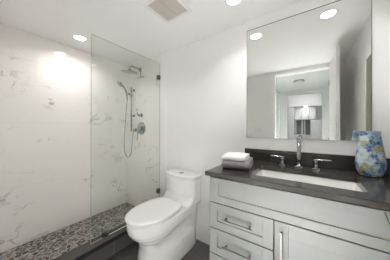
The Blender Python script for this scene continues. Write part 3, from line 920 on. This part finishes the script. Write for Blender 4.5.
hose = smooth_path([(bx - 0.026, by - 0.045, 1.567), (bx - 0.052, by - 0.045, 1.42), (bx - 0.088, by - 0.04, 1.18), (bx - 0.115, by - 0.035, 0.95), (bx - 0.100, by - 0.03, 0.81), (bx - 0.035, by - 0.025, 0.758),
                    (bx + 0.028, by - 0.02, 0.82), (bx + 0.042, by - 0.015, 0.94), (bx + 0.042, by - 0.006, 1.04), (bx + 0.04, by + 0.004, 1.125)], 8)
obj('hose', add_tube(BM(), hose, 0.0068, 10), CH, t)
bm = BM()
add_cyl(bm, (bx + 0.04, -0.0005, 1.14), (bx + 0.04, -0.010, 1.14), 0.026, bev=0.002); add_cyl(bm, (bx + 0.04, -0.008, 1.14), (bx + 0.04, by + 0.001, 1.14), 0.012)
add_cyl(bm, (bx + 0.04, by + 0.004, 1.115), (bx + 0.04, by + 0.004, 1.155), 0.012)
obj('outlet_elbow', bm, CH, t)
# valve and diverter
t = thing('shower_valve', 'round chrome shower valve plate with a downward lever', 'shower valve', (0.345, 0, 1.165))
obj('plate', add_cyl(BM(), (0.345, -0.0005, 1.165), (0.345, -0.010, 1.165), 0.090, 0.086, seg=40, bev=0.003), CH, t)
bm = add_cyl(BM(), (0.345, -0.010, 1.165), (0.345, -0.062, 1.165), 0.030, 0.026, seg=28, bev=0.004)
obj('knob', bm, CH, t)
obj('lever', add_tube(BM(), smooth_path([(0.345, -0.050, 1.160), (0.345, -0.062, 1.11), (0.345, -0.066, 1.05), (0.345, -0.066, 1.01)], 4), 0.008, 12), CH, t)
t = thing('shower_diverter', 'small chrome diverter with an upright lever above the shower valve', 'diverter valve', (0.352, 0, 1.345))
obj('flange', add_cyl(BM(), (0.352, -0.0005, 1.345), (0.352, -0.012, 1.345), 0.028, seg=28, bev=0.003), CH, t)
bm = add_cyl(BM(), (0.352, -0.012, 1.345), (0.352, -0.058, 1.345), 0.018, seg=24, bev=0.003)
obj('knob', bm, CH, t)
obj('lever', add_tube(BM(), [(0.338, -0.052, 1.342), (0.330, -0.056, 1.365), (0.327, -0.058, 1.435)], 0.0075, 12), CH, t)

# ------------------------------------------------------------------ things on the doorway wall and the right wall
t = thing('light_switch', 'wide white switch plate beside the doorway, seen in the mirror', 'light switch', (1.527, YF, 1.142))
obj('plate', B(1.527 - 0.082, 1.527 + 0.082, YF + 0.0003, YF + 0.008, 1.085, 1.20, 0.002), M['trimw'], t)
for k in (-1, 0, 1):
    c = 1.527 + k * 0.047
    obj('rocker', B(c - 0.0165, c + 0.0165, YF + 0.0085, YF + 0.013, 1.109, 1.176, 0.0015), M['ceramic'], t)
t = thing('framed_picture', 'tall olive panel in a slim white frame on the right wall, seen in the mirror', 'picture', (XR, -0.32, 1.04))
py0, py1, pz0, pz1 = -0.548, -0.10, 1.04, 1.755
bm = BM()
for a in ((py0, py0 + 0.016, pz0, pz1), (py1 - 0.016, py1, pz0, pz1), (py0 + 0.016, py1 - 0.016, pz0, pz0 + 0.016), (py0 + 0.016, py1 - 0.016, pz1 - 0.016, pz1)):
    add_box(bm, XR - 0.022, XR - 0.0005, a[0], a[1], a[2], a[3], 0.0015)
obj('frame', bm, M['trimw'], t)
obj('canvas', B(XR - 0.014, XR - 0.0008, py0 + 0.0165, py1 - 0.0165, pz0 + 0.0165, pz1 - 0.0165), M['olive'], t)

# slender plant standing in the corner between the vanity and the door
PX, PY = 2.555, -0.682
t = thing('potted_plant', 'tall green plant whose leaf tip shows before the vanity at the right', 'plant', (PX, PY, 0))
obj('pot', add_lathe(BM(), [(0.045, 0.0), (0.05, 0.004), (0.062, 0.20), (0.062, 0.215), (0.056, 0.215), (0.054, 0.19), (0.01, 0.185)], (PX, PY, 0.0005), 32), M['potclay'], t)
obj('soil', add_lathe(BM(), [(0.052, 0.0), (0.05, 0.006), (0.01, 0.009)], (PX, PY, 0.188), 24), M['soil'], t)
def blade(tip, w, bend):
    bm = BM(); base = Vector((PX + (tip[0] - PX) * 0.12, PY + (tip[1] - PY) * 0.12, 0.19)); tip = Vector(tip)
    rings = []
    for i in range(13):
        k = i / 12
        p = base.lerp(tip, k); hz = (tip - base); hz.z = 0
        p -= hz * bend * math.sin(PI * k) ; 
        wd = w * (0.55 + 0.45 * math.sin(PI * min(1, k * 1.3))) * (1 - k ** 5) + 0.0008
        side = Vector((hz.y, -hz.x, 0)).normalized() if hz.length > 1e-4 else Vector((1, 0, 0))
        side = (side * 0.6 + Vector((0.7, 0.2, 0))).normalized()
        nm = side.cross(Vector((0, 0, 1)))
        rings.append([tuple(p + side * wd * c + nm * 0.003 * s) for c, s in ((1, 0), (0.5, 0.8), (0, 0.4), (-0.5, 0.8), (-1, 0), (-0.5, -0.2), (0, -0.6), (0.5, -0.2))])
    loft(bm, rings); return bm
obj('leaf', blade((2.4465, -0.700, 0.914), 0.011, 0.45), M['leaf'], t)
for tip, wv in (((2.56, -0.66, 0.86), 0.014), ((2.60, -0.72, 0.78), 0.014), ((2.585, -0.64, 0.70), 0.013), ((2.53, -0.73, 0.62), 0.013)):
    obj('leaf', blade(tip, wv, 0.2), M['leaf'], t)
